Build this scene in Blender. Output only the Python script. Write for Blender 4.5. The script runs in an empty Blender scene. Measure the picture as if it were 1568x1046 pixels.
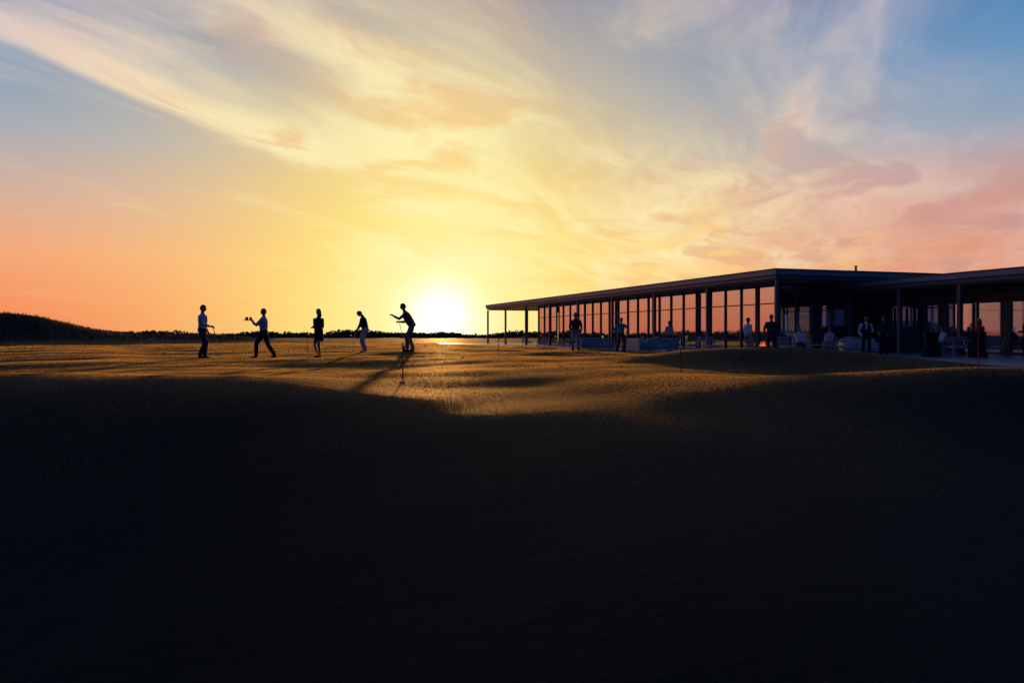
import bpy, math, random
import numpy as np
from mathutils import Vector, Matrix
random.seed(4); rng=np.random.default_rng(4)
scene=bpy.context.scene
scene.view_settings.view_transform='Standard'; scene.view_settings.look='None'
scene.view_settings.exposure=0; scene.view_settings.gamma=1
col=scene.collection
SUN_AZ=math.atan(-0.0893); SUN_EL=math.radians(2.4)
SD=Vector((math.sin(SUN_AZ)*math.cos(SUN_EL),math.cos(SUN_AZ)*math.cos(SUN_EL),math.sin(SUN_EL)))

# ---------------------------------------------------------------- node helper
def lin(c):
    r=[]
    for v in c:
        v/=255.0
        r.append(v/12.92 if v<=0.04045 else ((v+0.055)/1.055)**2.4)
    return tuple(r)+(1.0,)
class G:
    def __init__(s,nt): s.nt=nt
    def n(s,t,**k):
        a=s.nt.nodes.new(t)
        for q,v in k.items(): setattr(a,q,v)
        return a
    def put(s,sock,v):
        if isinstance(v,E): s.nt.links.new(v.o,sock)
        elif isinstance(v,bpy.types.NodeSocket): s.nt.links.new(v,sock)
        else: sock.default_value=v
    def m(s,op,*a,clamp=False):
        q=s.n('ShaderNodeMath',operation=op); q.use_clamp=clamp
        for i,v in enumerate(a): s.put(q.inputs[i],v)
        return E(s,q.outputs[0])
    def step(s,v,a,b,x=0.0,y=1.0):
        q=s.n('ShaderNodeMapRange',interpolation_type='SMOOTHSTEP')
        s.put(q.inputs[0],v)
        for i,w in enumerate((a,b,x,y)): s.put(q.inputs[i+1],w)
        return E(s,q.outputs[0])
    def mix(s,f,a,b,mode='MIX'):
        q=s.n('ShaderNodeMix',data_type='RGBA',blend_type=mode)
        s.put(q.inputs[0],f); s.put(q.inputs[6],a); s.put(q.inputs[7],b)
        return E(s,q.outputs[2])
    def ramp(s,f,st,interp='LINEAR'):
        q=s.n('ShaderNodeValToRGB'); cr=q.color_ramp; cr.interpolation=interp
        while len(cr.elements)<len(st): cr.elements.new(0.5)
        for e,(p,c) in zip(cr.elements,st):
            e.position=p; e.color=c if len(c)==4 else tuple(c)+(1,)
        s.put(q.inputs[0],f); return E(s,q.outputs[0])
    def xyz(s,x,y,z):
        q=s.n('ShaderNodeCombineXYZ')
        for i,v in enumerate((x,y,z)): s.put(q.inputs[i],v)
        return E(s,q.outputs[0])
    def noise(s,v,scale,detail=4,rough=0.5,dist=0.0):
        q=s.n('ShaderNodeTexNoise'); s.put(q.inputs['Vector'],v)
        q.inputs['Scale'].default_value=scale; q.inputs['Detail'].default_value=detail
        q.inputs['Roughness'].default_value=rough; q.inputs['Distortion'].default_value=dist
        return E(s,q.outputs[0])
class E:
    def __init__(s,g,o): s.g=g; s.o=o
    def __add__(s,b): return s.g.m('ADD',s,b)
    def __radd__(s,b): return s.g.m('ADD',b,s)
    def __sub__(s,b): return s.g.m('SUBTRACT',s,b)
    def __rsub__(s,b): return s.g.m('SUBTRACT',b,s)
    def __mul__(s,b): return s.g.m('MULTIPLY',s,b)
    def __rmul__(s,b): return s.g.m('MULTIPLY',b,s)
    def __truediv__(s,b): return s.g.m('DIVIDE',s,b)
    def gauss(s,c,w):
        t=(s-c)/w
        return s.g.m('POWER',2.71828,(t*t)*-1.0)

# ---------------------------------------------------------------- world
W=bpy.data.worlds.new("World"); scene.world=W; W.use_nodes=True
nt=W.node_tree; nt.nodes.clear(); g=G(nt)
tc=g.n('ShaderNodeTexCoord'); sp=g.n('ShaderNodeSeparateXYZ'); nt.links.new(tc.outputs['Generated'],sp.inputs[0])
x,y,z=[E(g,o) for o in sp.outputs]
hor=g.m('SQRT',x*x+y*y)
el=g.m('ARCTAN2',z,hor); az=g.m('ARCTAN2',x,y)
SG=Vector((math.sin(SUN_AZ),math.cos(SUN_AZ),0.022)).normalized()
cg=x*SG.x+y*SG.y+z*SG.z
gam=g.m('ARCCOSINE',g.m('MINIMUM',g.m('MAXIMUM',cg,-1.0),1.0))
elc=g.m('MAXIMUM',el,0.0)
base=g.ramp(elc/0.6,[(0.0,lin((238,112,78))),(0.06,lin((244,130,90))),(0.15,lin((242,158,120))),(0.25,lin((206,168,160))),
  (0.37,lin((146,166,188))),(0.52,lin((92,144,190))),(0.68,lin((46,112,176))),(0.82,lin((28,78,140))),(1.0,lin((16,42,88)))])
rt=g.step(az,0.12,0.5)*g.step(elc,0.14,0.02)*0.75
base=g.mix(rt,base,lin((214,150,120)))
pk=g.step(az,0.10,0.5)*elc.gauss(0.13,0.06)*0.65
base=g.mix(pk,base,lin((200,136,130)))
anis=g.m('SQRT',(az-SUN_AZ)*(az-SUN_AZ)*0.8+(el-0.03)*(el-0.03)*0.75)
base=g.mix(anis.gauss(0.0,0.34)*0.86,base,lin((255,212,130)))
base=g.mix(anis.gauss(0.0,0.18)*0.9,base,lin((255,226,108)))
k=0.07
zz=g.m('MAXIMUM',z,0.0)+k
px=x/zz; py=y/zz
along=px*0.395+py*0.919; across=px*0.919-py*0.395
wv=g.xyz(across*0.9,along*0.5,0.0)
wn=g.noise(wv,1.1,2,0.5)-0.5
wn2=g.noise(g.xyz(across*0.9+7.3,along*0.5,3.0),1.1,2,0.5)-0.5
ac2=across+wn*0.9; al2=along+wn2*1.6
n1=g.noise(g.xyz(ac2*1.0,al2*0.42,0.0),1.5,7,0.54,0.25)
n2=g.noise(g.xyz(ac2*1.3+4.0,al2*0.5,5.0),2.2,6,0.58,0.4)
n3=g.noise(g.xyz(ac2*3.2,al2*0.7,9.0),2.4,5,0.58,0.3)
cov=g.ramp((across+wn*0.45+3.2)/4.4,[(0.0,(.36,)*3),(0.17,(.28,)*3),(0.215,(.36,)*3),(0.25,(.98,)*3),(0.30,(.72,)*3),(0.40,(.66,)*3),(0.50,(.46,)*3),(0.58,(.34,)*3),(0.68,(.52,)*3),(0.76,(.42,)*3),(0.88,(.16,)*3),(1.0,(.16,)*3)],'EASE')
low=g.step(elc,0.32,0.12)
lf=g.step(az,-0.34,-0.10)
cov2=cov*(1.0-low*0.75)+low*0.75*(0.10+lf*0.58)
den=g.step(n1*0.95+n3*0.22+cov2*0.55,0.70,1.13)
den=den*g.step(elc,0.015,0.09)
ccol=g.ramp(gam/1.0,[(0.0,lin((255,250,205))),(0.20,lin((255,246,190))),(0.36,lin((255,234,180))),(0.50,lin((240,212,188))),(0.66,lin((204,194,202))),(1.0,lin((170,170,190)))])
lowpink=g.step(elc,0.22,0.09)*g.step(gam,0.36,0.60)
ccol=g.mix(lowpink*0.75,ccol,lin((238,176,146)))
shade=g.step(n2,0.46,0.62)
shc=g.ramp(gam/1.0,[(0.0,lin((255,208,98))),(0.2,lin((248,190,108))),(0.38,lin((220,160,134))),(0.6,lin((176,140,152))),(1.0,lin((120,120,150)))])
ccol=g.mix(shade*0.66,ccol,shc)
skyc=g.mix(den*0.9,base,ccol)
wis=g.step(g.noise(g.xyz(az*8.0,el*40.0,2.0),1.0,5,0.6,0.5),0.50,0.62)*elc.gauss(0.10,0.05)*g.step(az,-0.36,-0.2)*g.step(az,0.65,0.3)
skyc=g.mix(wis*0.7,skyc,g.ramp(gam,[(0.0,lin((255,244,160))),(0.35,lin((255,210,126))),(0.7,lin((232,156,122)))]))
skyc=g.mix(gam.gauss(0.0,0.17)*0.7,skyc,lin((255,242,140)))
skyc=g.mix(gam.gauss(0.0,0.10)*0.92,skyc,lin((255,249,190)))
core=gam.gauss(0.0,0.036)
skyc=g.mix(core,skyc,(2.2,1.95,1.35,1))
ch=(x*math.sin(SUN_AZ)+y*math.cos(SUN_AZ))/g.m('MAXIMUM',hor,0.001)
dk=g.step(ch,-0.1,0.76,0.012,1.0)*g.step(elc,0.41,0.52,1.0,0.012)
below=g.step(z,-0.02,0.0)
dk=dk*(below*0.9+0.1)
fin=g.mix(1.0,skyc,g.xyz(dk,dk,dk),'MULTIPLY')
blue=g.mix(1.0,fin,g.mix(dk,(0.011,0.032,0.14,1),(0,0,0,1)),'ADD')
bg=g.n('ShaderNodeBackground'); g.put(bg.inputs[0],blue); bg.inputs[1].default_value=1.0
sk=g.n('ShaderNodeTexSky',sky_type='NISHITA'); sk.sun_disc=False; sk.sun_elevation=SUN_EL; sk.sun_rotation=SUN_AZ
bg2=g.n('ShaderNodeBackground'); g.put(bg2.inputs[0],sk.outputs[0]); bg2.inputs[1].default_value=0.001
ad=g.n('ShaderNodeAddShader'); nt.links.new(bg.outputs[0],ad.inputs[0]); nt.links.new(bg2.outputs[0],ad.inputs[1])
out=g.n('ShaderNodeOutputWorld'); nt.links.new(ad.outputs[0],out.inputs[0])

# ---------------------------------------------------------------- sun + camera
sl=bpy.data.lights.new("sun","SUN"); sl.energy=5.0; sl.angle=math.radians(0.8); sl.color=(1.0,0.43,0.11)
so=bpy.data.objects.new("sun",sl); col.objects.link(so); so.rotation_euler=(-SD).to_track_quat('-Z','Y').to_euler(); so.location=(-6,60,20)
cam=bpy.data.cameras.new("camera"); cam.lens=28.0; cam.sensor_width=36; cam.clip_end=9000; cam.clip_start=0.05
co=bpy.data.objects.new("camera",cam); col.objects.link(co); co.location=(0,0,0); co.rotation_euler=(math.radians(90-0.42),0,0); scene.camera=co

# ---------------------------------------------------------------- materials
def mat(name,c,rough=0.6,metal=0.0,spec=0.3,var=0.15,scale=8.0,bump=0.0,bscale=60.0,emit=None,es=0):
    m=bpy.data.materials.new(name); m.use_nodes=True; q=G(m.node_tree); b=m.node_tree.nodes['Principled BSDF']
    t=q.n('ShaderNodeTexCoord')
    n=q.noise(t.outputs['Object'],scale,5,0.6)
    a=tuple(v*(1-var) for v in c)+(1,); d=tuple(min(1,v*(1+var)) for v in c)+(1,)
    q.put(b.inputs['Base Color'],q.mix(q.step(n,0.3,0.7),a,d))
    b.inputs['Roughness'].default_value=rough; b.inputs['Metallic'].default_value=metal
    b.inputs['Specular IOR Level'].default_value=spec
    if bump>0:
        bn=q.n('ShaderNodeBump'); bn.inputs['Strength'].default_value=bump; bn.inputs['Distance'].default_value=0.01
        q.put(bn.inputs['Height'],q.noise(t.outputs['Object'],bscale,4,0.6)); m.node_tree.links.new(bn.outputs[0],b.inputs['Normal'])
    if emit: b.inputs['Emission Color'].default_value=tuple(emit)+(1,); b.inputs['Emission Strength'].default_value=es
    return m
M={}
M['metal']=mat('dark_metal',(0.09,0.10,0.12),0.45,0.0,0.5,0.1,3)
M['fascia']=mat('roof_fascia_metal',(0.24,0.28,0.32),0.4,0.0,0.5,0.12,1.5)
M['roof']=mat('roof_membrane',(0.10,0.10,0.11),0.8)
M['soffit']=mat('soffit_wood',(0.26,0.19,0.14),0.5,0,0.4,0.3,4)
M['wall']=mat('dark_cladding',(0.08,0.085,0.10),0.5,0,0.4,0.2,4,0.3,20)
M['floor']=mat('interior_floor',(0.14,0.11,0.09),0.35)
M['paving']=mat('paving_stone',(0.27,0.27,0.27),0.45,0,0.5,0.15,2,0.3,30)
M['wicker']=mat('chair_frame',(0.45,0.44,0.42),0.6,0,0.3,0.2,20,0.4,80)
M['cush']=mat('cushion_fabric',(0.6,0.58,0.55),0.85,0,0.2,0.08,12)
M['black']=mat('black_cloth',(0.012,0.012,0.014),0.85)
M['white']=mat('white_cloth',(0.75,0.75,0.74),0.8,var=0.05)
M['steel']=mat('steel',(0.5,0.5,0.5),0.3,0.9)
M['red']=mat('red_flag',(0.5,0.03,0.03),0.7)
M['drink']=mat('amber_drink',(0.45,0.2,0.05),0.15,0,0.5)
M['stone']=mat('fire_pit_stone',(0.2,0.19,0.18),0.8,0,0.3,0.2,8,0.5,30)
M['flame']=mat('flame',(0.9,0.3,0.05),0.8,emit=(1.0,0.16,0.02),es=0.8)
M['lamp']=mat('pendant_shade',(0.6,0.55,0.45),0.5)
m=bpy.data.materials.new('tinted_glass'); m.use_nodes=True; q=G(m.node_tree); m.node_tree.nodes.clear()
tr=q.n('ShaderNodeBsdfTransparent'); tr.inputs[0].default_value=(0.45,0.60,0.70,1)
gl=q.n('ShaderNodeBsdfGlossy'); gl.inputs['Roughness'].default_value=0.02; gl.inputs[0].default_value=(0.56,0.70,0.80,1)
t=q.n('ShaderNodeTexCoord'); bn=q.n('ShaderNodeBump'); bn.inputs['Strength'].default_value=0.05; bn.inputs['Distance'].default_value=0.02
q.put(bn.inputs['Height'],q.noise(t.outputs['Object'],0.8,2,0.5)); m.node_tree.links.new(bn.outputs[0],gl.inputs['Normal'])
fr=q.n('ShaderNodeFresnel'); fr.inputs[0].default_value=1.5
mx=q.n('ShaderNodeMixShader'); q.put(mx.inputs[0],E(q,fr.outputs[0])*0.75+0.25); m.node_tree.links.new(tr.outputs[0],mx.inputs[1]); m.node_tree.links.new(gl.outputs[0],mx.inputs[2])
oo=q.n('ShaderNodeOutputMaterial'); m.node_tree.links.new(mx.outputs[0],oo.inputs[0]); M['glass']=m
m=bpy.data.materials.new('foliage'); m.use_nodes=True; q=G(m.node_tree); b=m.node_tree.nodes['Principled BSDF']
ge=q.n('ShaderNodeNewGeometry')
q.put(b.inputs['Base Color'],q.mix(ge.outputs['Random Per Island'],(0.02,0.028,0.01,1),(0.055,0.06,0.02,1))); b.inputs['Roughness'].default_value=0.8
M['leaf']=m
m=bpy.data.materials.new('grass_blades'); m.use_nodes=True; q=G(m.node_tree); m.node_tree.nodes.clear()
ge=q.n('ShaderNodeNewGeometry'); t=q.n('ShaderNodeTexCoord')
pn=q.noise(t.outputs['Object'],0.35,5,0.65)
df=q.n('ShaderNodeBsdfDiffuse'); tl=q.n('ShaderNodeBsdfTranslucent'); gy=q.n('ShaderNodeBsdfGlossy'); gy.inputs['Roughness'].default_value=0.45; gy.inputs[0].default_value=(0.6,0.5,0.35,1)
gc=q.mix(ge.outputs['Random Per Island'],(0.018,0.034,0.012,1),(0.038,0.048,0.022,1))
q.put(df.inputs[0],gc)
q.put(tl.inputs[0],q.mix(q.step(pn,0.36,0.64),(0.30,0.27,0.06,1),(0.80,0.52,0.13,1)))
mx=q.n('ShaderNodeMixShader'); mx.inputs[0].default_value=0.66
m.node_tree.links.new(df.outputs[0],mx.inputs[1]); m.node_tree.links.new(tl.outputs[0],mx.inputs[2])
mx2=q.n('ShaderNodeMixShader'); mx2.inputs[0].default_value=0.09
m.node_tree.links.new(mx.outputs[0],mx2.inputs[1]); m.node_tree.links.new(gy.outputs[0],mx2.inputs[2])
oo=q.n('ShaderNodeOutputMaterial'); m.node_tree.links.new(mx2.outputs[0],oo.inputs[0]); M['blade']=m
m=bpy.data.materials.new('golf_green_grass'); m.use_nodes=True; q=G(m.node_tree); b=m.node_tree.nodes['Principled BSDF']
t=q.n('ShaderNodeTexCoord'); P=t.outputs['Object']
a=q.noise(P,0.25,5,0.6); c=q.noise(P,6.0,6,0.7); d=q.noise(P,45.0,3,0.7)
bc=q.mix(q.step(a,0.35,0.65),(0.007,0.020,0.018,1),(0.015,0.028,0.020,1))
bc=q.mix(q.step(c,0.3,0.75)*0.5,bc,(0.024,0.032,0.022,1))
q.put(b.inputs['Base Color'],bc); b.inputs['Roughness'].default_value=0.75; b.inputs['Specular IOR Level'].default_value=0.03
h=c*0.05+d*0.02+q.noise(P,1.3,4,0.55)*0.06
bn=q.n('ShaderNodeBump'); bn.inputs['Strength'].default_value=0.5; bn.inputs['Distance'].default_value=1.0
q.put(bn.inputs['Height'],h); m.node_tree.links.new(bn.outputs[0],b.inputs['Normal'])
M['grass']=m

# ---------------------------------------------------------------- terrain
UX,UY=-0.316,0.949; VX,VY=0.949,0.316; CX,CY=13.9,42.0
PZ=-0.92
def sig(t): return 1/(1+np.exp(-np.clip(t,-30,30)))
def terrain(x,y):
    x=np.asarray(x,float); y=np.asarray(y,float)
    near=np.exp(-((y-30)/45.0)**2)
    z=-0.80+near*(0.034*np.sin(0.55*x+0.35*y)+0.028*np.sin(-0.31*x+0.72*y+1.0)+0.018*np.sin(1.1*x-0.25*y+2.2)+0.014*np.sin(0.9*y+0.4*x)+0.007*np.sin(2.3*x+1.2*y)+0.007*np.sin(-1.7*x+2.1*y))
    z+=0.42*np.exp(-((x-7.9)/4.2)**2-((y-25.6)/2.6)**2)
    z-=0.18*np.exp(-((x-7.5)/4.2)**2-((y-20.0)/2.6)**2)
    z+=0.17*np.exp(-((x+3.6)/2.6)**2-((y-31)/3.6)**2)
    z+=0.08*np.exp(-((x+9)/4.0)**2-((y-27)/3.5)**2)
    z+=0.20*np.exp(-((y-12.0)/2.2)**2)*sig(-(x+2.8)*1.1)
    z+=0.22*np.exp(-((y-12.9)/1.8)**2)*sig((x-4.6)*1.1)
    gg=np.exp(-((x-1.6)/3.3)**2)
    kk=0.32*(1-gg)+0.13*gg; w=0.5*(1-gg)+2.6*gg; yc=10.6-gg*2.4+0.5*np.sin(x*0.35+0.6)+0.9*sig((x-5))
    s=(yc-y)/w
    raw=kk*w*np.where(s>20,s,np.log1p(np.exp(np.clip(s,-40,20))))
    z-=2.0*(1-np.exp(-raw/2.0))
    z+=2.5*np.exp(-((x+52)/9.0)**2-((y-82)/8.0)**2)+1.2*np.exp(-((x+64)/14.0)**2-((y-84)/9.0)**2)
    z+=0.9*np.exp(-((x+38)/9.0)**2-((y-95)/9.0)**2)
    r=np.hypot(x,y)
    z+=sig((r-70)/8)*0.12*np.sin(x*0.05+1.0)*np.sin(y*0.043)
    v=(x-CX)*VX+(y-CY)*VY; u=(x-CX)*UX+(y-CY)*UY
    dv=np.maximum(0,np.maximum(-4.4-v,v-24)); du=np.maximum(0,np.maximum(-25-u,u-60))
    dd=np.hypot(dv,du); f=np.exp(-(dd/2.0)**2)
    return z*(1-f)+(-0.965)*f
def tz(x,y): return float(terrain(x,y))
def axis(parts):
    a=[]
    for s,e,n in parts: a+=list(np.linspace(s,e,n,endpoint=False))
    a.append(parts[-1][1]); return np.array(a)
xs=axis([(-3500,-300,12),(-300,-80,30),(-80,-22,70),(-22,26,260),(26,80,40),(80,300,20),(300,3500,12)])
ys=axis([(-400,-20,12),(-20,2,20),(2,16,120),(16,45,150),(45,110,90),(110,400,30),(400,4500,14)])
X,Y=np.meshgrid(xs,ys); Z=terrain(X,Y)
nx,ny=len(xs),len(ys)
V=np.stack([X,Y,Z],-1).reshape(-1,3)
i=np.arange(nx*ny).reshape(ny,nx)
F=np.stack([i[:-1,:-1],i[:-1,1:],i[1:,1:],i[1:,:-1]],-1).reshape(-1,4)
def npmesh(name,V,F,mats,mi=None,smooth=False):
    me=bpy.data.meshes.new(name); k=F.shape[1]
    me.vertices.add(len(V)); me.vertices.foreach_set('co',np.asarray(V,np.float32).ravel())
    me.loops.add(F.size); me.loops.foreach_set('vertex_index',F.astype(np.int32).ravel())
    me.polygons.add(len(F)); me.polygons.foreach_set('loop_start',np.arange(0,F.size,k,dtype=np.int32))
    for mm in mats: me.materials.append(mm)
    if mi is not None: me.polygons.foreach_set('material_index',np.asarray(mi,np.int32))
    me.polygons.foreach_set('use_smooth',np.full(len(F),smooth))
    me.update(calc_edges=True); me.validate()
    o=bpy.data.objects.new(name,me); col.objects.link(o); return o
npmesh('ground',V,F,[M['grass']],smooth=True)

def leafcloud(name,clumps,per,ls,mt):
    cs=[];ss=[]
    for (cx,cy,cz,rx,rz) in clumps:
        n=per; p=rng.normal(size=(n,3)); p/=np.linalg.norm(p,axis=1)[:,None]; p*=rng.uniform(0.35,1.0,(n,1))**0.5
        p*=np.array([rx,rx*0.7,rz]); cs.append(p+np.array([cx,cy,cz])); ss.append(np.full(n,ls*rx))
    C=np.concatenate(cs); S=np.concatenate(ss)[:,None]
    a=rng.normal(size=C.shape); a/=np.linalg.norm(a,axis=1)[:,None]
    b=np.cross(a,rng.normal(size=C.shape)); b/=np.linalg.norm(b,axis=1)[:,None]
    V=np.stack([C+a*S,C-a*S*0.5+b*S*0.8,C-a*S*0.5-b*S*0.8],1).reshape(-1,3)
    F=np.arange(len(V)).reshape(-1,3)
    return npmesh(name,V,F,[mt])
cl=[]
for az_ in np.linspace(-0.95,1.1,700):
    d=random.uniform(260,420)
    hh=1.45+0.6*math.sin(az_*23)+0.5*math.sin(az_*61+1)+random.uniform(-0.5,0.9)
    hh=max(0.5,hh)*d/300
    X0=math.sin(az_)*d; Y0=math.cos(az_)*d
    rx=random.uniform(2.0,5.0)
    cl.append((X0,Y0,-0.8+hh*0.40,rx,hh*0.62))
leafcloud('distant_tree_line',cl,60,0.2,M['leaf'])
def tufts(name,n,xr,yr,hr,mt,wd=0.02,cond=None):
    x0=rng.uniform(*xr,n); y0=rng.uniform(*yr,n); z0=terrain(x0,y0)
    if cond is not None:
        k=cond(x0,y0,z0); x0,y0,z0=x0[k],y0[k],z0[k]; n=len(x0)
    h=rng.uniform(*hr,n); a=rng.uniform(0,6.283,n); lx=rng.normal(0,0.35,n)*h; ly=rng.normal(0,0.35,n)*h
    B=np.stack([x0,y0,z0-0.01],1); D=np.stack([np.cos(a),np.sin(a),0*a],1)*wd
    T=B+np.stack([lx,ly,h],1)
    V=np.stack([B-D,B+D,T],1).reshape(-1,3); F=np.arange(3*n).reshape(-1,3)
    return npmesh(name,V,F,[mt])
tufts('dune_grass',16000,(-80,-25),(72,100),(0.08,0.30),M['leaf'],0.04,lambda x,y,z:z>-0.45)
def turf():
    Bs=[];Ts=[];Ds=[]
    for (y0,y1,den_,w,h) in ((6.0,12,1300,.003,.011),(12,20,1300,.0042,.012),(20,32,500,.0075,.015),(32,50,130,.015,.019),(50,85,24,.042,.030)):
        area=(y1-y0)*(0.72*(y0+y1)+4); n=int(den_*area)
        yy=rng.uniform(y0,y1,n*2); xx=rng.uniform(-1,1,n*2)*(0.72*y1+2); k=np.abs(xx)<(0.72*yy+2); xx=xx[k][:n]; yy=yy[k][:n]
        if y0<10:
            k=rng.uniform(0,1,len(xx))<np.clip((yy-6.0)/4.0,0,1); xx=xx[k];yy=yy[k]
        v=(xx-CX)*VX+(yy-CY)*VY; u=(xx-CX)*UX+(yy-CY)*UY
        k=~((v>-4.6)&(u<60)&(u>-25.1)); xx=xx[k];yy=yy[k]; n=len(xx)
        zz_=terrain(xx,yy); a=rng.uniform(0,6.283,n); hh=h*rng.uniform(.7,1.15,n)
        B_=np.stack([xx,yy,zz_-.003],1); Bs.append(B_); Ds.append(np.stack([np.cos(a),np.sin(a),0*a],1)*w*.5)
        Ts.append(B_+np.stack([rng.normal(0,.5,n)*hh,rng.normal(0,.5,n)*hh,hh],1))
    B_=np.concatenate(Bs);D=np.concatenate(Ds);T=np.concatenate(Ts); print('blades',len(B_))
    V=np.stack([B_-D,B_+D,T+D*.5,T-D*.5],1).reshape(-1,3); F=np.arange(len(V)).reshape(-1,4)
    return npmesh('putting_green_grass',V,F,[M['blade']])
turf()

# ---------------------------------------------------------------- mesh builder
class MB:
    def __init__(s): s.v=[];s.f=[];s.m=[];s.mats=[]
    def mi(s,k):
        if k not in s.mats: s.mats.append(k)
        return s.mats.index(k)
    def box(s,x0,x1,y0,y1,z0,z1,k):
        b=len(s.v); s.v+=[(x0,y0,z0),(x1,y0,z0),(x1,y1,z0),(x0,y1,z0),(x0,y0,z1),(x1,y0,z1),(x1,y1,z1),(x0,y1,z1)]
        for f in ((0,3,2,1),(4,5,6,7),(0,1,5,4),(1,2,6,5),(2,3,7,6),(3,0,4,7)): s.f.append(tuple(b+i for i in f)); s.m.append(s.mi(k))
    def quad(s,p,k):
        b=len(s.v); s.v+=[tuple(q) for q in p]; s.f.append(tuple(range(b,b+len(p)))); s.m.append(s.mi(k))
    def tube(s,pts,k,n=10,side=None,cap=True,fat=1.0):
        b=len(s.v); N=len(pts)
        for j,(p,rx,ry) in enumerate(pts):
            rx*=fat; ry*=fat
            p=Vector(p); q0=Vector(pts[max(0,j-1)][0]); q1=Vector(pts[min(N-1,j+1)][0]); t=(q1-q0)
            t=t.normalized() if t.length>1e-6 else Vector((0,0,1))
            sd=Vector(side) if side else (Vector((1,0,0)) if abs(t.x)<0.8 else Vector((0,1,0)))
            sd=(sd-t*sd.dot(t)).normalized(); fw=t.cross(sd)
            for i in range(n):
                a=2*math.pi*i/n; s.v.append(tuple(p+sd*math.cos(a)*rx+fw*math.sin(a)*ry))
        mi=s.mi(k)
        for j in range(N-1):
            for i in range(n):
                i2=(i+1)%n; s.f.append((b+j*n+i,b+j*n+i2,b+(j+1)*n+i2,b+(j+1)*n+i)); s.m.append(mi)
        if cap:
            s.f.append(tuple(b+i for i in reversed(range(n)))); s.m.append(mi)
            s.f.append(tuple(b+(N-1)*n+i for i in range(n))); s.m.append(mi)
    def ell(s,c,r,k,nu=12,nv=8):
        pts=[]
        for j in range(nv+1):
            a=-math.pi/2+math.pi*j/nv; w=max(0.02,math.cos(a)); pts.append((Vector(c)+Vector((0,0,r[2]*math.sin(a))),r[0]*w,r[1]*w))
        s.tube(pts,k,nu,(1,0,0))
    def make(s,name,loc=(0,0,0),rz=0,parent=None,smooth=False):
        me=bpy.data.meshes.new(name); me.from_pydata(s.v,[],s.f)
        for k in s.mats: me.materials.append(M[k] if isinstance(k,str) else k)
        me.polygons.foreach_set('material_index',s.m); me.polygons.foreach_set('use_smooth',[smooth]*len(s.f)); me.update()
        o=bpy.data.objects.new(name,me); col.objects.link(o); o.location=loc; o.rotation_euler=(0,0,rz)
        if parent: o.parent=parent
        return o
def bevel(o,w=0.01,seg=2):
    b=o.modifiers.new('bevel','BEVEL'); b.width=w; b.segments=seg; b.limit_method='ANGLE'; return o

# ---------------------------------------------------------------- building
ROT=math.atan2(VY,VX)
B=bpy.data.objects.new('glass_pavilion',None); col.objects.link(B); B.location=(CX,CY,PZ); B.rotation_euler=(0,0,ROT)
a=MB(); a.box(0,16,0,53.8,4.14,4.42,'fascia'); a.box(0.12,15.88,0.12,53.68,3.93,4.137,'metal'); a.box(-0.06,16.06,-0.06,53.86,4.423,4.47,'metal'); bevel(a.make('main_roof',parent=B),0.015)
a=MB(); a.box(0.3,15.7,0.3,53.5,3.86,3.927,'soffit'); a.make('main_soffit',parent=B)
a=MB()
for j in range(9):
    yy=0.22+j*(53.36/8)
    a.box(0.14,0.32,yy-0.09,yy+0.09,0,3.857,'metal')
    a.box(0.10,0.36,yy-0.13,yy+0.13,-0.02,0.03,'metal')
    if j>0: a.box(15.4,15.58,yy-0.09,yy+0.09,0,3.857,'metal')
for xx in (5,10): a.box(xx-.09,xx+.09,53.2,53.38,0,3.857,'metal')
bevel(a.make('columns',parent=B),0.01)
def glazing(nm,xx,y0,y1,z1,step,trans,parent,sgn=1):
    n=round((y1-y0)/step)
    g_=MB(); g_.quad([(xx,y0,0.12),(xx,y1,0.12),(xx,y1,z1),(xx,y0,z1)],'glass'); g_.make(nm+'_glass',parent=parent)
    f=MB()
    for j in range(n+1):
        yy=y0+(y1-y0)*j/n; f.box(xx-0.09,xx+0.05,yy-0.035,yy+0.035,0.122,z1-0.002,'metal')
    f.box(xx-0.10,xx+0.06,y0-0.04,y1+0.04,0.0,0.12,'metal')
    for t_ in trans:
        for j in range(n):
            ya=y0+(y1-y0)*j/n+0.037; yb=y0+(y1-y0)*(j+1)/n-0.037; f.box(xx-0.07,xx+0.03,ya,yb,t_-0.03,t_+0.03,'metal')
    f.make(nm+'_mullions',parent=parent)
glazing('long_side',2.0,2.6,41.3,3.857,1.682,(2.75,),B)
glazing('rear_side',14.0,2.6,41.3,3.857,1.682,(2.75,),B)
def glazing_x(nm,yy,x0,x1,z0,z1,n,trans,parent):
    g_=MB(); g_.quad([(x0,yy,z0),(x1,yy,z0),(x1,yy,z1),(x0,yy,z1)],'glass'); g_.make(nm+'_glass',parent=parent)
    f=MB()
    for j in range(n+1):
        xx=x0+(x1-x0)*j/n; f.box(xx-0.035,xx+0.035,yy-0.09,yy+0.05,z0+0.002,z1-0.002,'metal')
    f.box(x0,x1,yy-0.1,yy+0.06,z0-0.06,z0,'metal')
    for t_ in trans:
        for j in range(n):
            xa=x0+(x1-x0)*j/n+0.037; xb=x0+(x1-x0)*(j+1)/n-0.037; f.box(xa,xb,yy-0.07,yy+0.03,t_-0.03,t_+0.03,'metal')
    f.make(nm+'_mullions',parent=parent)
glazing_x('far_end',41.3,2.1,13.9,0.1,3.857,7,(2.75,),B)
glazing_x('near_end_door',2.5,2.12,4.3,0.1,3.857,2,(2.6,),B)
glazing_x('near_end_clerestory',2.5,4.45,13.9,3.0,3.857,6,(),B)
glazing_x('near_end_window',2.5,4.9,7.6,1.5,2.6,3,(),B)
a=MB()
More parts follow.
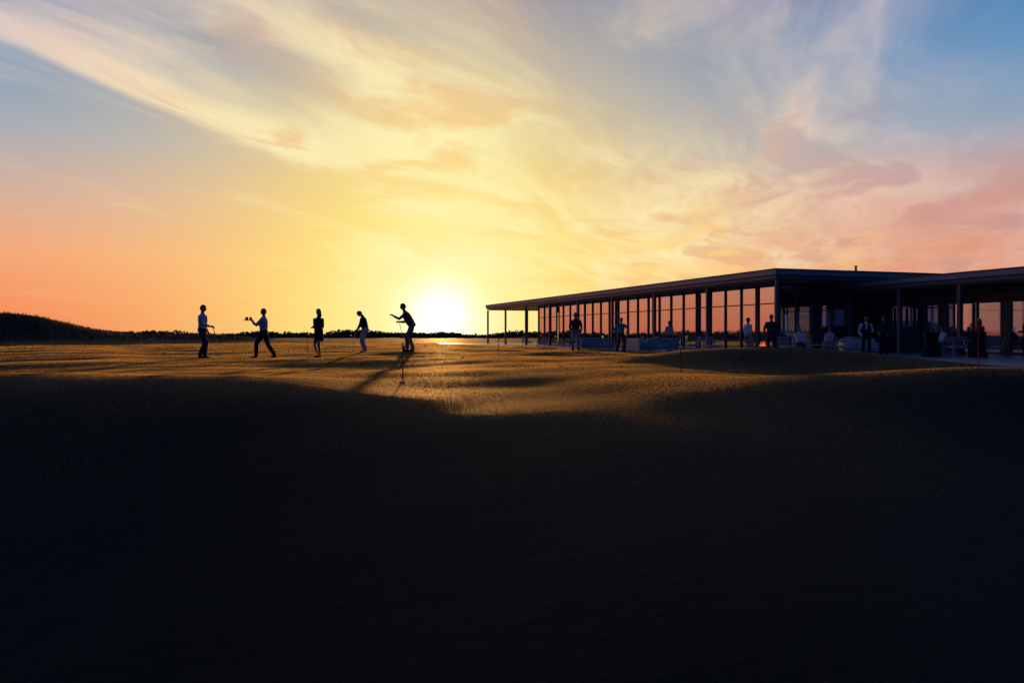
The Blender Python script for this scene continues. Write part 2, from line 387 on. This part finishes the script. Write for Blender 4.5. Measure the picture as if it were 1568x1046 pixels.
a.box(4.36,4.42,2.42,2.62,0,3.857,'wall'); a.box(4.425,13.9,2.42,2.6,2.64,2.92,'wall'); a.box(4.425,4.85,2.42,2.6,0,2.637,'wall')
a.box(4.855,7.65,2.42,2.6,0,1.42,'wall'); a.box(7.655,13.9,2.42,2.6,0,2.637,'wall')
a.make('near_end_wall',parent=B)
a=MB(); a.box(2.1,13.9,2.65,41.2,0.0,0.05,'floor'); a.box(9.5,13.5,4.2,7.5,0.052,2.9,'wall'); a.box(8.2,9.0,16,24,0.052,1.15,'wall')
for (xx,yy) in ((4.2,5.5),(6.8,8.0),(4.4,11),(6.6,14),(4.3,18),(6.2,22),(4.3,27),(6.5,31),(4.4,36)):
    a.box(xx-.5,xx+.5,yy-.45,yy+.45,.75,.79,'wall'); a.box(xx-.05,xx+.05,yy-.05,yy+.05,.052,.748,'metal')
    for dy in (-.85,.85):
        a.box(xx-.22,xx+.22,yy+dy-.22,yy+dy+.22,.42,.47,'wall'); s_=1 if dy>0 else -1
        a.box(xx-.22,xx+.22,yy+dy+s_*.20-.02,yy+dy+s_*.20+.02,.473,.92,'wall')
        for lx in (-.19,.19):
            for ly in (-.19,.19): a.box(xx+lx-.02,xx+lx+.02,yy+dy+ly-.02,yy+dy+ly+.02,.052,.418,'metal')
a.make('interior',parent=B)
a=MB()
for j in range(10):
    yy=5+j*3.6
    for xx in (4.2,7.0):
        a.tube([((xx,yy,3.85),.008,.008),((xx,yy,3.2),.008,.008)],'metal',6); a.tube([((xx,yy,3.2),.05,.05),((xx,yy,3.0),.2,.2)],'lamp',12)
a.make('pendant_lamps',parent=B)
a=MB()
for (xx,yy) in ((4.5,6),(6,0.9),(9,20),(7,35)): a.tube([((xx,yy,4.47),.06,.06),((xx,yy,4.8),.06,.06),((xx,yy,4.84),.1,.1)],'roof',8)
a.make('roof_vents',parent=B)
a=MB(); a.box(5.6,22,-26,2.0,3.62,3.88,'fascia'); a.box(5.72,21.9,-25.9,1.95,3.42,3.617,'metal'); a.box(5.54,22.06,-26.06,2.03,3.883,3.93,'metal'); bevel(a.make('wing_roof',parent=B),0.015)
a=MB(); a.box(5.9,21.8,-25.7,1.9,3.36,3.417,'soffit'); a.make('wing_soffit',parent=B)
a=MB()
for yy in (1.2,-2.4,-6.1,-12.0,-18,-24): a.box(5.78,5.98,yy-0.1,yy+0.1,0,3.357,'metal')
a.box(8.4,8.6,1.0,1.9,0,3.357,'wall')
a.box(8.4,8.6,-25,0.95,2.55,3.357,'wall')
for (q0,q1) in ((-2.9,-2.5),(-6.6,-6.2),(-13.2,-12.9),(-25,-19.5)): a.box(8.42,8.58,q0,q1,0,2.547,'wall')
bevel(a.make('wing_walls',parent=B),0.008)
for nm,q0,q1 in (('wing_a',-2.46,0.9),('wing_b',-6.16,-2.94),('wing_c',-12.85,-6.64),('wing_d',-19.4,-13.3)):
    glazing(nm,8.5,q0,q1,2.54,1.6,(),B)
glazing('wing_rear',20.0,-25,1.9,3.35,1.9,(2.5,),B)
glazing_x('wing_side',1.95,8.65,19.9,0.1,3.35,6,(2.5,),B)
a=MB(); a.box(8.62,19.9,-25,1.8,0,0.05,'floor'); a.make('wing_floor',parent=B)
a=MB(); a.box(-4.5,24,-25,60,-0.25,0.0,'paving')
p=a.make('patio',(CX,CY,PZ-0.002),ROT); bevel(p,0.02)
mp=M['paving']; q=G(mp.node_tree); b=mp.node_tree.nodes['Principled BSDF']
br=q.n('ShaderNodeTexBrick'); br.inputs['Scale'].default_value=1.0; br.inputs['Brick Width'].default_value=1.2; br.inputs['Row Height'].default_value=0.6; br.inputs['Mortar Size'].default_value=0.012
br.inputs['Color1'].default_value=(0.26,0.27,0.28,1); br.inputs['Color2'].default_value=(0.33,0.33,0.33,1); br.inputs['Mortar'].default_value=(0.10,0.10,0.10,1)
t=q.n('ShaderNodeTexCoord'); mp.node_tree.links.new(t.outputs['Object'],br.inputs[0]); q.put(b.inputs['Base Color'],br.outputs[0])

# ---------------------------------------------------------------- people
def ik(a,c,l1,l2,pole):
    a=Vector(a);c=Vector(c);d=c-a;L=d.length
    if L>(l1+l2)*0.995: c=a+d.normalized()*(l1+l2)*0.995; d=c-a; L=d.length
    t=(l1*l1-l2*l2+L*L)/(2*L); h=math.sqrt(max(0,l1*l1-t*t)); n=d.normalized(); p=Vector(pole); p=(p-n*p.dot(n)).normalized()
    return a+n*t+p*h, c
cmat={}
def cm(c,kind='cloth'):
    k=(tuple(c),kind)
    if k not in cmat:
        if kind=='skin': cmat[k]=mat('skin',c,0.5,0,0.4,0.08,10)
        elif kind=='hair': cmat[k]=mat('hair',c,0.5,0,0.4,0.3,60,0.6,150)
        else: cmat[k]=mat('clothing',c,0.85,0,0.2,0.12,9,0.5,14)
    return cmat[k]
def rotm(pitch,yaw): return Matrix.Rotation(yaw,3,'Z')@Matrix.Rotation(-pitch,3,'X')
def add_head(mb,c,R,skin,hair,female):
    def disp(p):
        x,y,z=p
        jaw=1-0.30*max(0,-z)**1.3; x*=jaw; y*=1-0.12*max(0,-z)
        px,py,pz=x*0.080,y*0.100,z*0.119
        if y>0:
            nose=math.exp(-((x)/0.16)**2-((z+0.12)/0.16)**2); py+=0.022*nose
            for s in(-1,1): py-=0.012*math.exp(-((x-s*0.36)/0.2)**2-((z-0.05)/0.13)**2)
            py+=0.006*math.exp(-(x/0.35)**2-((z+0.42)/0.07)**2)
            py+=0.008*math.exp(-(x/0.3)**2-((z+0.85)/0.15)**2)
        return Vector((px,py,pz))
    nu,nv=28,20
    def sph(f,k,keep=None):
        b=len(mb.v)
        for j in range(nv+1):
            a=-math.pi/2+math.pi*j/nv
            for i in range(nu):
                t=2*math.pi*i/nu; mb.v.append(tuple(c+R@f((math.cos(a)*math.cos(t),math.cos(a)*math.sin(t),math.sin(a)))))
        for j in range(nv):
            a=-math.pi/2+math.pi*(j+.5)/nv
            for i in range(nu):
                t=2*math.pi*(i+.5)/nu; q=(math.cos(a)*math.cos(t),math.cos(a)*math.sin(t),math.sin(a))
                if keep and not keep(q): continue
                i2=(i+1)%nu; mb.f.append((b+j*nu+i,b+j*nu+i2,b+(j+1)*nu+i2,b+(j+1)*nu+i)); mb.m.append(mb.mi(k))
    sph(disp,skin)
    sph(lambda p:disp(p)*1.10+Vector((0,-0.004,0.004)),hair,lambda q:q[2]>0.55 or (q[1]<0.25 and q[2]>(-0.45 if q[1]<-0.2 else 0.0)) or (q[2]>0.3 and abs(q[0])>0.6))
    dark=cm((0.02,0.015,0.01),'skin'); lip=cm((0.3,0.1,0.08),'skin')
    for s in(-1,1):
        for (cc,rr,kk) in (((s*0.029,0.087,0.005),(0.012,0.006,0.006),dark),((s*0.082,-0.005,-0.005),(0.010,0.018,0.028),skin)):
            b=len(mb.v)
            for j in range(5):
                a=-math.pi/2+math.pi*j/4
                for i in range(8):
                    t=math.pi*i/4; mb.v.append(tuple(c+R@Vector((cc[0]+rr[0]*math.cos(a)*math.cos(t),cc[1]+rr[1]*math.cos(a)*math.sin(t),cc[2]+rr[2]*math.sin(a)))))
            for j in range(4):
                for i in range(8):
                    i2=(i+1)%8; mb.f.append((b+j*8+i,b+j*8+i2,b+(j+1)*8+i2,b+(j+1)*8+i)); mb.m.append(mb.mi(kk))
    b=len(mb.v)
    for (xx,zz) in ((-.024,-.052),(.024,-.052),(.016,-.060),(-.016,-.060)): mb.v.append(tuple(c+R@Vector((xx,0.099,zz))))
    mb.f.append((b,b+1,b+2,b+3)); mb.m.append(mb.mi(lip))
    if female:
        mb.tube([(c+R@Vector((0,-0.05,0.06)),.07,.05),(c+R@Vector((0,-0.075,-0.04)),.085,.05),(c+R@Vector((0,-0.085,-0.14)),.08,.04),(c+R@Vector((0,-0.08,-0.24)),.05,.025)],hair,12,tuple(R@Vector((1,0,0))))
def add_hand(mb,w,d,side,k,curl=0.6,palmn=(0,0,1)):
    d=Vector(d).normalized(); th=Vector(side); th=(th-d*th.dot(d)).normalized(); n=d.cross(th)
    if n.dot(Vector(palmn))<0: n=-n
    mb.tube([(w-d*.02,.028,.022),(w+d*.03,.040,.018),(w+d*.08,.043,.016),(w+d*.095,.037,.012)],k,10,tuple(th))
    for j,(o,L) in enumerate(((.030,.070),(.010,.080),(-.011,.074),(-.031,.058))):
        p=w+d*.085+th*o; ang=curl*0.4; pts=[(p-d*.01,.0095,.0095)]
        for sgm,rr in ((.45,.009),(.30,.008),(.25,.0065)):
            dd=d*math.cos(ang)-n*math.sin(ang)+th*o*1.2; p=p+dd*L*sgm; pts.append((p.copy(),rr,rr)); ang+=curl
        mb.tube(pts,k,7)
    p=w+d*.025+th*.028; pts=[(p,.013,.012)]
    for sgm,ang in ((.035,.8),(.03,.45),(.022,.2)):
        p=p+(d*math.cos(ang)+th*math.sin(ang)-n*.25*curl).normalized()*sgm; pts.append((p.copy(),.011,.010))
    mb.tube(pts,k,7)
def person(name,pos,face,h=1.78,pelvis=(0,0,.93),lean=0,head=(0,0),hands=((-.27,.06,.86),(.27,.06,.86)),feet=((-.11,0.02,0),(.11,0.02,0)),
           top=(.3,.4,.5),bot=(.03,.035,.05),shoe=(.02,.02,.02),skin=(.42,.26,.18),hair=(.03,.02,.015),female=False,long=True,barelegs=False,skirt=None,vest=None,kneepole=(0,1,0),bulk=1.0,curl=.5,handdir=None,elbow=None,twist=0):
    skm=cm(skin,'skin'); hrm=cm(hair,'hair'); tm=cm(top); bm_=cm(bot); sm=cm(shoe)
    P=Vector(pelvis); t=Vector((0,math.sin(lean),math.cos(lean))); Xv=Vector((1,0,0)); fw=Vector((0,math.cos(lean),-math.sin(lean)))
    sx=(.175 if female else .21)*bulk**.5; FT=1.07 if female else 1.17
    mb=MB(); segs=[]
    hipw=1.06 if female else 1.0; wa=.86 if female else 1.0
    tor=[(-.09,.13,.10),(-.03,.165*hipw,.118),(.04,.168*hipw,.12),(.14,.148*wa*bulk,.112*bulk),(.24,.155*wa*bulk,.118*bulk),(.36,.18*bulk,.125),(.44,.178,.115),(.49,.13,.090),(.53,.066,.066),(.57,.05,.052)]
    bend=lambda s:P+t*s+fw*(0.0+0.02*math.sin(s*5))
    mb.tube([(bend(s),a_,b_) for s,a_,b_ in tor],'x',20,(1,0,0),fat=FT)
    segs+=[(bend(.06),bend(.46),.15,1),(bend(-.06),bend(.02),.16,2)]
    if vest is not None: segs[0]=(bend(.06),bend(.46),.155,5)
    hp,hy=head; R=rotm(hp+lean*0.6,hy)
    nb=bend(.53); hc=nb+t*.06+(R@Vector((0,.015,.135)))
    mb.tube([(nb-t*.03,.062,.062),(nb+t*.04,.057,.059),(hc-R@Vector((0,.01,.05)),.054,.057)],'x',12,(1,0,0)); segs.append((nb+t*.035,hc,.055,0))
    wr=[]
    for s,(hx,hy_,hz) in zip((-1,1),hands):
        sh=bend(.455)+Xv*s*sx
        pole=Vector((s*.5,-1,-.3)) if elbow is None else Vector((s*elbow[0],elbow[1],elbow[2]))
        el_,wq=ik(sh,(hx,hy_,hz),.29,.255,pole)
        mb.tube([(bend(.46)+Xv*s*.08,.07,.07),(sh+Vector((0,0,.01)),.062,.062),(sh.lerp(el_,.4),.054,.054),(el_,.044,.044),(el_.lerp(wq,.35),.043,.043),(wq,.029 if not long else .036,.031)],'x',12,fat=FT)
        segs+=[(bend(.44)+Xv*s*.06,sh,.06,1),(sh,sh.lerp(el_,.75),.055,1),(sh.lerp(el_,.75),el_,.045,1 if long else 0),(el_,wq,.04,1 if long else 0)]
        wr.append((s,el_,wq))
    ankz=.085
    for s,(fx,fy,fz) in zip((-1,1),feet):
        hj=P+Xv*s*.095+Vector((0,0,-.03)); an=Vector((fx,fy-.04,fz+ankz))
        kn,an=ik(hj,an,.43,.425,Vector(kneepole)+Xv*s*.12)
        r=1.0 if not barelegs else .86
        ex=0.0 if barelegs else .016
        mb.tube([(hj+Vector((0,0,.04)),.088,.095),(hj.lerp(kn,.3),.084*r,.088*r),(kn,.056*r+ex,.058*r+ex),(kn.lerp(an,.3),.052*r+ex,.056*r+ex),(an.lerp(kn,.12),.034*r+ex*1.8,.036*r+ex*1.8),(an,.035+ex,.04+ex)],'x',14,fat=1.08)
        lab=0 if barelegs else 2
        segs+=[(hj,hj.lerp(kn,.5),.085,2),(hj.lerp(kn,.5),kn,.065,lab),(kn,an,.05,lab)]
        he=Vector((an.x,an.y-.045,fz+.035)); to=Vector((an.x+s*.02,an.y+.19,fz+.028))
        mb.tube([(he,.032,.032),(he.lerp(to,.25),.04,.045),(he.lerp(to,.6),.045,.034),(to-Vector((0,.03,0)),.04,.026),(to,.02,.018)],'x',12,(1,0,0))
        mb.tube([(an+Vector((0,0,.02)),.036,.04),(an+Vector((0,.02,-.035)),.038,.045)],'x',12,(1,0,0))
        segs.append((he,to,.045,3))
    if skirt:
        hj=P; kn=P+Vector((0,0,-skirt))
        if P.z<.7: kn=P+Vector((0,.40,-.02))
        mb.tube([(P+t*.06,.165,.12),(P.lerp(kn,.3),.19,.135),(P.lerp(kn,.97),.20,.15),(kn,.195,.145)],'x',20,(1,0,0)); segs.append((P,kn,.17,2))
    me=bpy.data.meshes.new('tmp'); me.from_pydata(mb.v,[],mb.f); o=bpy.data.objects.new('tmp',me); col.objects.link(o)
    rm=o.modifiers.new('r','REMESH'); rm.mode='VOXEL'; rm.voxel_size=.014
    s2=o.modifiers.new('s','SMOOTH'); s2.factor=.5; s2.iterations=3
    dg=bpy.context.evaluated_depsgraph_get(); ev=bpy.data.meshes.new_from_object(o.evaluated_get(dg))
    bpy.data.objects.remove(o)
    nv=len(ev.vertices); VV=np.empty(nv*3); ev.vertices.foreach_get('co',VV); VV=VV.reshape(-1,3)
    faces=[tuple(p.vertices) for p in ev.polygons]
    C=np.array([VV[list(f)].mean(0) for f in faces])
    best=np.full(len(C),1e9); lab=np.zeros(len(C),int)
    for (p0,p1,r,l) in segs:
        p0=np.array(p0);d=np.array(p1)-p0; tt=np.clip(((C-p0)@d)/max(1e-9,(d@d)),0,1); ds=np.linalg.norm(C-p0-tt[:,None]*d,axis=1)-r
        k_=ds<best; best[k_]=ds[k_]; lab[k_]=l
    rel=C-np.array(P); sp_=rel@np.array(t)
    if P.z>.7: lab[(lab==1)&(sp_<.0)&(np.abs(rel[:,0])<.17)]=2; lab[(lab==5)&(sp_<.0)]=2
    if vest is not None: lab[(lab==5)&(np.abs(rel[:,0])<.05)&(sp_>.25)&(rel[:,1]>0)]=1
    fm=MB(); order=[skm,tm,bm_,sm,hrm,cm(vest if vest is not None else top)]
    for kk in order: fm.mats.append(kk)
    fm.v=[tuple(q) for q in VV]; fm.f=faces; fm.m=[int(l) for l in lab]
    add_head(fm,hc,R,skm,hrm,female)
    for s,e_,w_ in wr:
        d=(w_-e_).normalized() if handdir is None else Vector(handdir)
        sidev=Vector((-s*.5,1,0)) if abs(d.z)>.6 else Vector((-s*.8,0,.6)); add_hand(fm,w_,d,sidev,skm,curl,(s*1.0,0,.3))
    sc=h/1.78
    ob=fm.make(name,pos,face,smooth=True); ob.scale=(sc,sc,sc)
    return ob
def gpos(x,y): return (x,y,tz(x,y)-0.005)
R90=math.radians
def patio(x,y): return (x,y,PZ)
def putter(loc,hand,head_at):
    a=MB(); a.tube([(hand,.012,.012),(Vector(hand).lerp(Vector(head_at),.3),.011,.011),(Vector(hand).lerp(Vector(head_at),.31),.007,.007),(head_at,.007,.007)],'steel',8)
    hx,hy,hz=head_at; a.box(hx-.02,hx+.09,hy-.015,hy+.015,hz-.02,hz+.008,'steel'); return a.make('golf_putter',loc)

p=gpos(-10.5,27.0)
person('golfer',p,R90(-90),1.80,hands=((-.22,.10,.88),(.20,.34,1.06)),feet=((-.12,-.10,0),(.12,.16,0)),top=(.42,.52,.62),bot=(.03,.04,.06),skin=(.28,.16,.11),head=(.08,0))
putter(p,(0.44,-.20,1.05),(0.72,-.22,.02))
p=gpos(-8.85,28.4)
person('waiter',p,R90(90),1.80,pelvis=(0,0,.90),hands=((-.20,.34,1.30),(.22,.22,1.16)),feet=((-.09,.28,0),(.10,-.32,.02)),top=(.42,.50,.60),bot=(.025,.03,.04),skin=(.2,.11,.08),lean=-.02,curl=.25,elbow=(.5,-.7,-.6))
a=MB(); a.tube([((0,0,0),.19,.19),((0,0,.012),.2,.2),((0,0,.02),.2,.2)],'steel',24)
for (xx,yy) in ((-.1,0),(0.02,.08),(.09,-.04),(-.02,-.1)):
    a.tube([((xx,yy,.021),.03,.03),((xx,yy,.10),.036,.036),((xx,yy,.125),.036,.036)],'drink',12)
a.make('serving_tray',(p[0]-.47,p[1]-.18,p[2]+1.335),smooth=False)
p=gpos(-6.72,27.7)
person('woman',p,R90(150),1.70,hands=((-.08,.22,1.12),(.10,.22,1.10)),feet=((-.08,.05,0),(.09,-.02,0)),top=(.02,.02,.025),bot=(.02,.02,.025),skin=(.42,.27,.2),hair=(.03,.02,.015),female=True,barelegs=True,skirt=.34,head=(-.05,.2),curl=.9,bulk=1.15)
p=gpos(-6.1,33.0)
person('golfer',p,R90(90),1.80,lean=.20,pelvis=(0,-.03,.92),hands=((-.04,.36,.80),(.04,.36,.86)),feet=((-.14,.02,0),(.14,.02,0)),top=(.03,.035,.05),bot=(.62,.61,.60),head=(.75,0),hair=(.06,.04,.02),bulk=1.1)
putter(p,(-.40,.0,.85),(-.50,.0,.02))
p=gpos(-3.95,30.6)
person('golfer',p,R90(96),1.92,lean=.48,pelvis=(0,-.10,.93),hands=((-.16,.56,1.26),(.22,.36,1.05)),feet=((-.14,.10,0),(.15,-.10,0)),top=(.20,.15,.11),bot=(.28,.24,.18),head=(-.10,0),curl=.9,long=False,bulk=1.15,elbow=(.4,-.2,-1))
putter(p,(-.40,.20,1.08),(-.16,.24,.02))
p=gpos(2.95,37.0)
person('man',p,R90(170),1.80,hands=((-.24,.05,.88),(.20,.10,.95)),feet=((-.14,0,0),(.12,.05,0)),top=(.05,.05,.06),bot=(.42,.39,.35),skin=(.4,.25,.18))
p=gpos(5.6,41.0)
person('man',p,R90(200),1.78,hands=((-.26,.12,1.0),(.26,.12,1.0)),feet=((-.20,.05,0),(.20,-.02,0)),top=(.18,.36,.38),bot=(.10,.09,.08),elbow=(1,-.3,0),lean=.05)
person('man',patio(11.25,38.0),R90(-70),1.78,hands=((-.20,.16,.98),(.20,.22,1.05)),feet=((-.11,.0,0),(.12,.08,0)),top=(.8,.8,.78),bot=(.36,.33,.29),skin=(.45,.3,.22))
person('man',patio(11.5,35.3),R90(-10),1.86,hands=((-.24,.14,.98),(.22,.16,1.02)),feet=((-.14,.02,0),(.14,.0,0)),top=(.045,.045,.05),bot=(.04,.045,.06),bulk=1.08)
person('waiter',patio(16.0,36.0),R90(165),1.80,hands=((-.20,.22,1.08),(.22,.10,.92)),feet=((-.12,.02,0),(.12,.0,0)),top=(.8,.8,.8),vest=(.015,.015,.018),bot=(.015,.015,.018))
person('man',patio(16.95,36.3),R90(140),1.80,hands=((-.22,.16,.95),(.18,.22,1.02)),feet=((-.12,.06,0),(.12,-.02,0)),top=(.03,.03,.035),bot=(.02,.02,.025),skin=(.4,.26,.2))

def chair(loc,rz,cushion=True):
    a=MB(); h=.43
    for sx_ in(-.29,.29):
        a.tube([((sx_,.29,0),.016,.016),((sx_,.27,.62),.018,.018)],'wicker',8); a.tube([((sx_,-.30,0),.016,.016),((sx_,-.27,.45),.018,.018),((sx_*.97,-.36,.86),.016,.016)],'wicker',8)
        a.box(sx_-.03,sx_+.03,-.30,.31,.62,.645,'wicker')
    a.box(-.28,.28,-.28,.28,h-.10,h-.06,'wicker')
    for j in range(7): 
        xx=-.24+j*.08; a.tube([((xx,-.27,.40),.014,.014),((xx,-.355,.84),.014,.014)],'wicker',6)
    a.box(-.29,.29,-.375,-.345,.84,.875,'wicker')
    if cushion: a.box(-.26,.26,-.24,.27,h-.057,h+.02,'cush'); 
    return bevel(a.make('patio_chair',loc,rz),.006)
def table(loc,r=.45,h=.72,name='patio_table'):
    a=MB(); a.tube([((0,0,h-.03),r-.01,r-.01),((0,0,h-.015),r,r),((0,0,h),r-.005,r-.005)],'wicker',28)
    a.tube([((0,0,.03),.035,.035),((0,0,h-.03),.03,.03)],'metal',12); a.tube([((0,0,0),.25,.25),((0,0,.03),.22,.22)],'metal',20)
    for xx,yy in ((.15,.1),(-.2,-.05)): a.tube([((xx,yy,h+.001),.03,.03),((xx,yy,h+.12),.035,.035)],'drink',10)
    return a.make(name,loc)
def sitter(name,x,y,face,**k):
    f=R90(face); chair(patio(x,y),f)
    return person(name,patio(x,y),f,k.pop('h',1.72),pelvis=(0,-.10,.56),lean=k.pop('lean',-.12),hands=k.pop('hands',((-.14,.28,.66),(.14,.28,.66))),feet=((-.11,.46,0),(.12,.40,0)),**k)
sitter('man',13.8,38.2,170,top=(.8,.8,.8),bot=(.05,.05,.07))
sitter('woman',15.3,38.4,150,top=(.65,.55,.48),bot=(.5,.42,.36),female=True,barelegs=True,skirt=.3,hair=(.12,.07,.03))
sitter('woman',21.3,38.3,190,top=(.65,.03,.03),bot=(.5,.03,.03),female=True,hair=(.05,.03,.02))
sitter('man',22.3,38.8,165,top=(.05,.05,.07),bot=(.04,.04,.05))
sitter('man',20.0,37.2,120,top=(.75,.75,.75),bot=(.05,.05,.05))
person('woman',patio(20.9,35.6),R90(120),1.68,hands=((-.10,.24,1.10),(.12,.20,1.05)),feet=((-.08,.04,0),(.09,-.02,0)),top=(.65,.04,.04),bot=(.03,.03,.04),hair=(.10,.06,.03),female=True)
person('man',patio(23.4,36.2),R90(80),1.80,hands=((-.22,.14,.95),(.20,.24,1.08)),feet=((-.12,.02,0),(.12,.04,0)),top=(.06,.07,.10),bot=(.05,.05,.06))
person('man',patio(9.2,46.6),R90(210),1.78,hands=((-.24,.08,.90),(.22,.16,.98)),feet=((-.12,.02,0),(.12,.04,0)),top=(.55,.5,.45),bot=(.08,.08,.10))
table(patio(21.7,37.5),.5); table(patio(14.5,37.4),.4,.5); table(patio(8.8,42.5),.4); table(patio(6.6,47.5),.4)
for (xx,yy,f) in ((14.6,39.8,180),(16.3,39.0,120),(15.9,37.5,60),(9.9,39.5,200),(8.0,42.1,-80),(9.7,42.7,95),(7.4,47.2,100),(5.8,47.7,-90),(4.6,52.0,-70),(3.4,55.5,-90),(2.2,60,80),(22.6,37.2,60),(20.6,36.6,-30),(1.2,64,-60),(12.6,36.4,200)):
    chair(patio(xx,yy),R90(f))
def cocktail(loc):
    a=MB(); n=32; rows=[(0.0,.36),(0.3,.29),(.6,.25),(.9,.27),(1.04,.34),(1.06,.345),(1.07,.33)]
    for j,(zz,r) in enumerate(rows):
        for i_ in range(n):
            t_=2*math.pi*i_/n; w=1+(.10*(1-zz)*math.cos(t_*8) if zz<1 else 0); a.v.append((r*w*math.cos(t_),r*w*math.sin(t_),zz))
    for j in range(len(rows)-1):
        for i_ in range(n): a.f.append((j*n+i_,j*n+(i_+1)%n,(j+1)*n+(i_+1)%n,(j+1)*n+i_)); a.m.append(a.mi('black'))
    a.f.append(tuple((len(rows)-1)*n+i_ for i_ in range(n))); a.m.append(a.mi('black'))
    return a.make('cocktail_table',loc,smooth=True)
cocktail(patio(18.4,34.9)); cocktail(patio(19.9,34.0)) 
a=MB(); a.tube([((0,0,0),.55,.55),((0,0,.38),.58,.58),((0,0,.42),.60,.60),((0,0,.43),.42,.42),((0,0,.36),.38,.38)],'stone',28)
fp=a.make('fire_pit',patio(11.75,37.2))
a=MB()
for j in range(9):
    an=j*.7; r=.20*((j%3)/2.2); hh=.16+.16*random.random(); xx,yy=r*math.cos(an),r*math.sin(an)
    a.tube([((xx,yy,.36),.03,.03),((xx+.02,yy,.36+hh*.3),.045,.045),((xx-.02,yy+.02,.36+hh*.7),.022,.022),((xx+.02,yy,.36+hh),.004,.004)],'flame',8)
a.make('flames',parent=fp,smooth=True)
def bench(loc,rz,L=2.0):
    a=MB(); a.box(-L/2,L/2,-.38,.38,.12,.30,'wicker'); a.box(-L/2+.03,-.01,-.30,.36,.303,.44,'cush'); a.box(.01,L/2-.03,-.30,.36,.303,.44,'cush')
    a.box(-L/2,L/2,-.40,-.31,.303,.74,'wicker'); a.box(-L/2+.04,L/2-.04,-.307,-.2,.443,.78,'cush')
    for sx_ in(-1,1):
        a.box(sx_*L/2-.05,sx_*L/2+.05,-.39,.37,.302,.58,'wicker')
        for yy in(-.32,.30): a.box(sx_*(L/2-.1)-.03,sx_*(L/2-.1)+.03,yy-.03,yy+.03,0,.118,'metal')
    return bevel(a.make('outdoor_sofa',loc,rz),.02)
bench(patio(8.4,45.2),R90(20)); bench(patio(7.0,43.6),R90(-80)); bench(patio(5.2,50.2),R90(15)); bench(patio(17.3,39.6),R90(180),1.8)

def pin(x,y,h):
    zt=tz(x,y); a=MB(); a.tube([((0,0,-.02),.011,.011),((0,0,h),.009,.009)],'red',8); a.ell((0,0,h+.012),(.018,.018,.018),'white',8,6)
    a.tube([((0,0,.001),.054,.054),((0,0,.012),.054,.054)],'white',20)
    b=len(a.v); n=6
    for j in range(n+1):
        f_=j/n; a.v.append((.004+f_*.03,.03*f_+.004*math.sin(f_*5),h-.01-.02*f_)); a.v.append((.004+f_*.03,.03*f_+.004*math.sin(f_*5+.4),h-.11))
    for j in range(n): a.f.append((b+2*j,b+2*j+1,b+2*j+3,b+2*j+2)); a.m.append(a.mi('red'))
    return a.make('golf_flag',(x,y,zt))
for (xx,yy,hh) in ((-1.95,14.2,.66),(3.65,17.2,.72),(7.5,12.8,.78),(-.5,29.5,.7),(-29,60,.95),(-9.0,35,.8)): pin(xx,yy,hh)
for (xx,yy) in ((-3.0,30.0),(-1.6,26),(-10.0,26.5),(-6.6,32.8),(1.2,20),(-5,22)):
    a=MB(); a.ell((0,0,.021),(.0214,.0214,.0214),'white',12,8); a.make('golf_ball',(xx,yy,tz(xx,yy)),smooth=True)
print('done',len(bpy.data.objects))
